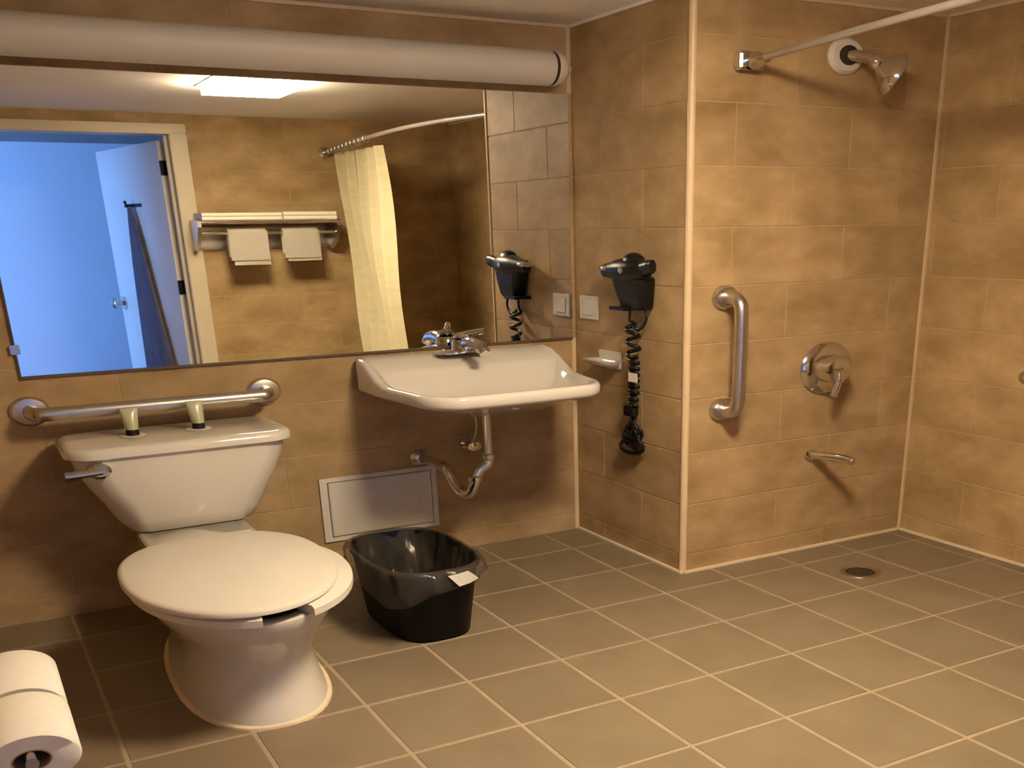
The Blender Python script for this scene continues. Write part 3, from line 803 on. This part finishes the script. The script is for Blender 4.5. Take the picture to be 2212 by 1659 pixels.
def folded(x0, x1, z0, z1, label):
    t = Thing('bath_towel', ((x0+x1)/2, -2.4, z0), label, 'towel', 'folded towels on the rack')
    layers = 2; hgt = (z1-z0)/layers
    for k in range(layers):
        bm = bmesh.new()
        zc = z0 + hgt*(k+.5); r = hgt*.49
        pr = []
        for q in range(9):
            a = -PI/2 + PI*q/8; pr.append((RY-.005 + r*math.cos(a), zc + r*math.sin(a)))
        pr += [(YE+.03, zc+r), (YE+.03, zc-r)]
        loft(bm, [[(x, y + .004*math.sin(x*30+k), z) for y, z in pr] for x in [x0 + (x1-x0)*i/8 for i in range(9)]])
        t.add(finish(bm, 'fold', M_TOWEL, None, 50))
folded(.425, .945, 1.3385, 1.386, 'folded white bath towel on the rack nearer the door')
folded(.955, 1.318, 1.3385, 1.391, 'folded white bath towel on the rack nearer the curtain')
def hanging(x0, x1, zb, zb2, label):
    t = Thing('hand_towel', ((x0+x1)/2, RY-.055, zb), label, 'towel', 'hand towels on the rack bar')
    yb, zt = RY-.055, 1.262
    def sheet(name, zf, zk, rr, xs, xe):
        pr = [(yb+rr+.004, zf)] + [(yb + rr*math.cos(a), zt + rr*math.sin(a)) for a in [q/8*PI for q in range(9)]] + [(yb-rr, zk)]
        bm = bmesh.new()
        loft(bm, [[(x, y + .003*math.sin(x*40), z) for y, z in pr] for x in [xs + (xe-xs)*i/6 for i in range(7)]], False, False, closed=False)
        bmesh.ops.solidify(bm, geom=list(bm.faces), thickness=-.009)
        return finish(bm, name, M_TOWEL, None, 60)
    t.add(sheet('under_layer', zb, zb+.03, .014, x0+.02, x1))
    t.add(sheet('top_fold', zb2, zb+.05, .026, x0, x1-.012))
hanging(.585, .845, 1.062, 1.092, 'white hand towel hanging from rack, nearer the door')
hanging(.945, 1.20, 1.080, 1.100, 'white hand towel hanging from rack, nearer the curtain')

# ------------------------------------------------------------------ open door leaf
d1 = Thing('door_1', (.30, -2.715, 0), 'white door standing open into the blue-lit bedroom', 'door', kind='structure')
P0 = Vector((.300, -2.725, 0)); P1 = Vector((.075, -3.95, 0))
ud = (P1-P0).normalized(); nn = Vector((ud.y, -ud.x, 0))      # nn points to -x side
if nn.x > 0: nn = -nn
DL = (P1-P0).length
def leafbox(name, a, b, m, parent=None, bev=0.0):
    """a,b in (along, out, z) with out=0 at the visible face"""
    bm = bmesh.new(); bx(bm, a, b)
    for v in bm.verts:
        q = P0 + ud*v.co.x + nn*v.co.y + Vector((0,0,v.co.z)); v.co = q
    return finish(bm, name, m, parent, 35 if bev else None, bev)
leaf = d1.add(leafbox('leaf', (0, -.075, .01), (DL, 0, 1.835), M_DOOR, None, .004))
for zz in (.22, .92, 1.67):
    hg = leafbox('hinge', (-.012, -.07, zz-.045), (.004, .004, zz+.045), M_BLACK, None, .003); d1.add(hg)
kb = Vector(P0 + ud*(DL-.09) + Vector((0, 0, .775)))
bm = bmesh.new(); tube(bm, [kb, kb+nn*.012], .05, 18); d1.add(finish(bm, 'rose', M_STEEL, None, 40))
bm = bmesh.new(); tube(bm, [kb+nn*.01, kb+nn*.05, kb+nn*.06, kb+nn*.085, kb+nn*.10], [.016, .016, .034, .036, .02], 18); d1.add(finish(bm, 'knob', M_STEEL, None, 50))
hk = Vector(P0 + ud*(DL*.50) + Vector((0, 0, 1.455)))
bm = bmesh.new(); tube(bm, [hk-ud*.16, hk+ud*.16], .012, 10); tube(bm, [hk, hk+nn*.05, hk+nn*.06+Vector((0,0,.03))], .01, 10)
d1.add(finish(bm, 'coat_hook', M_BLACK, None, 40))
# dark cloth hanging from the hook
cl = Thing('hanging_cloth', tuple(hk + nn*.04), 'dark cloth hanging from the hook on the open door', 'cloth')
bm = bmesh.new(); rings = []
n = 40
for f in range(16):
    u = f/15; z = 1.45 - 1.15*u
    hw = .03 + .27*u**.8; ring = []
    for k in range(n):
        a = 2*PI*k/n
        fold = .010*math.sin(5*a + 3*u)*min(1, u*3)
        q = hk + ud*((hw + fold)*math.cos(a) - .10*u) + nn*(.032 + (.012 + .010*u + fold*.5)*math.sin(a)); q.z = z + .01*math.sin(4*a)*(u > .95)
        ring.append(q)
    rings.append(ring)
loft(bm, rings)
cl.add(finish(bm, 'drape', M_CLOTH, None, 70))
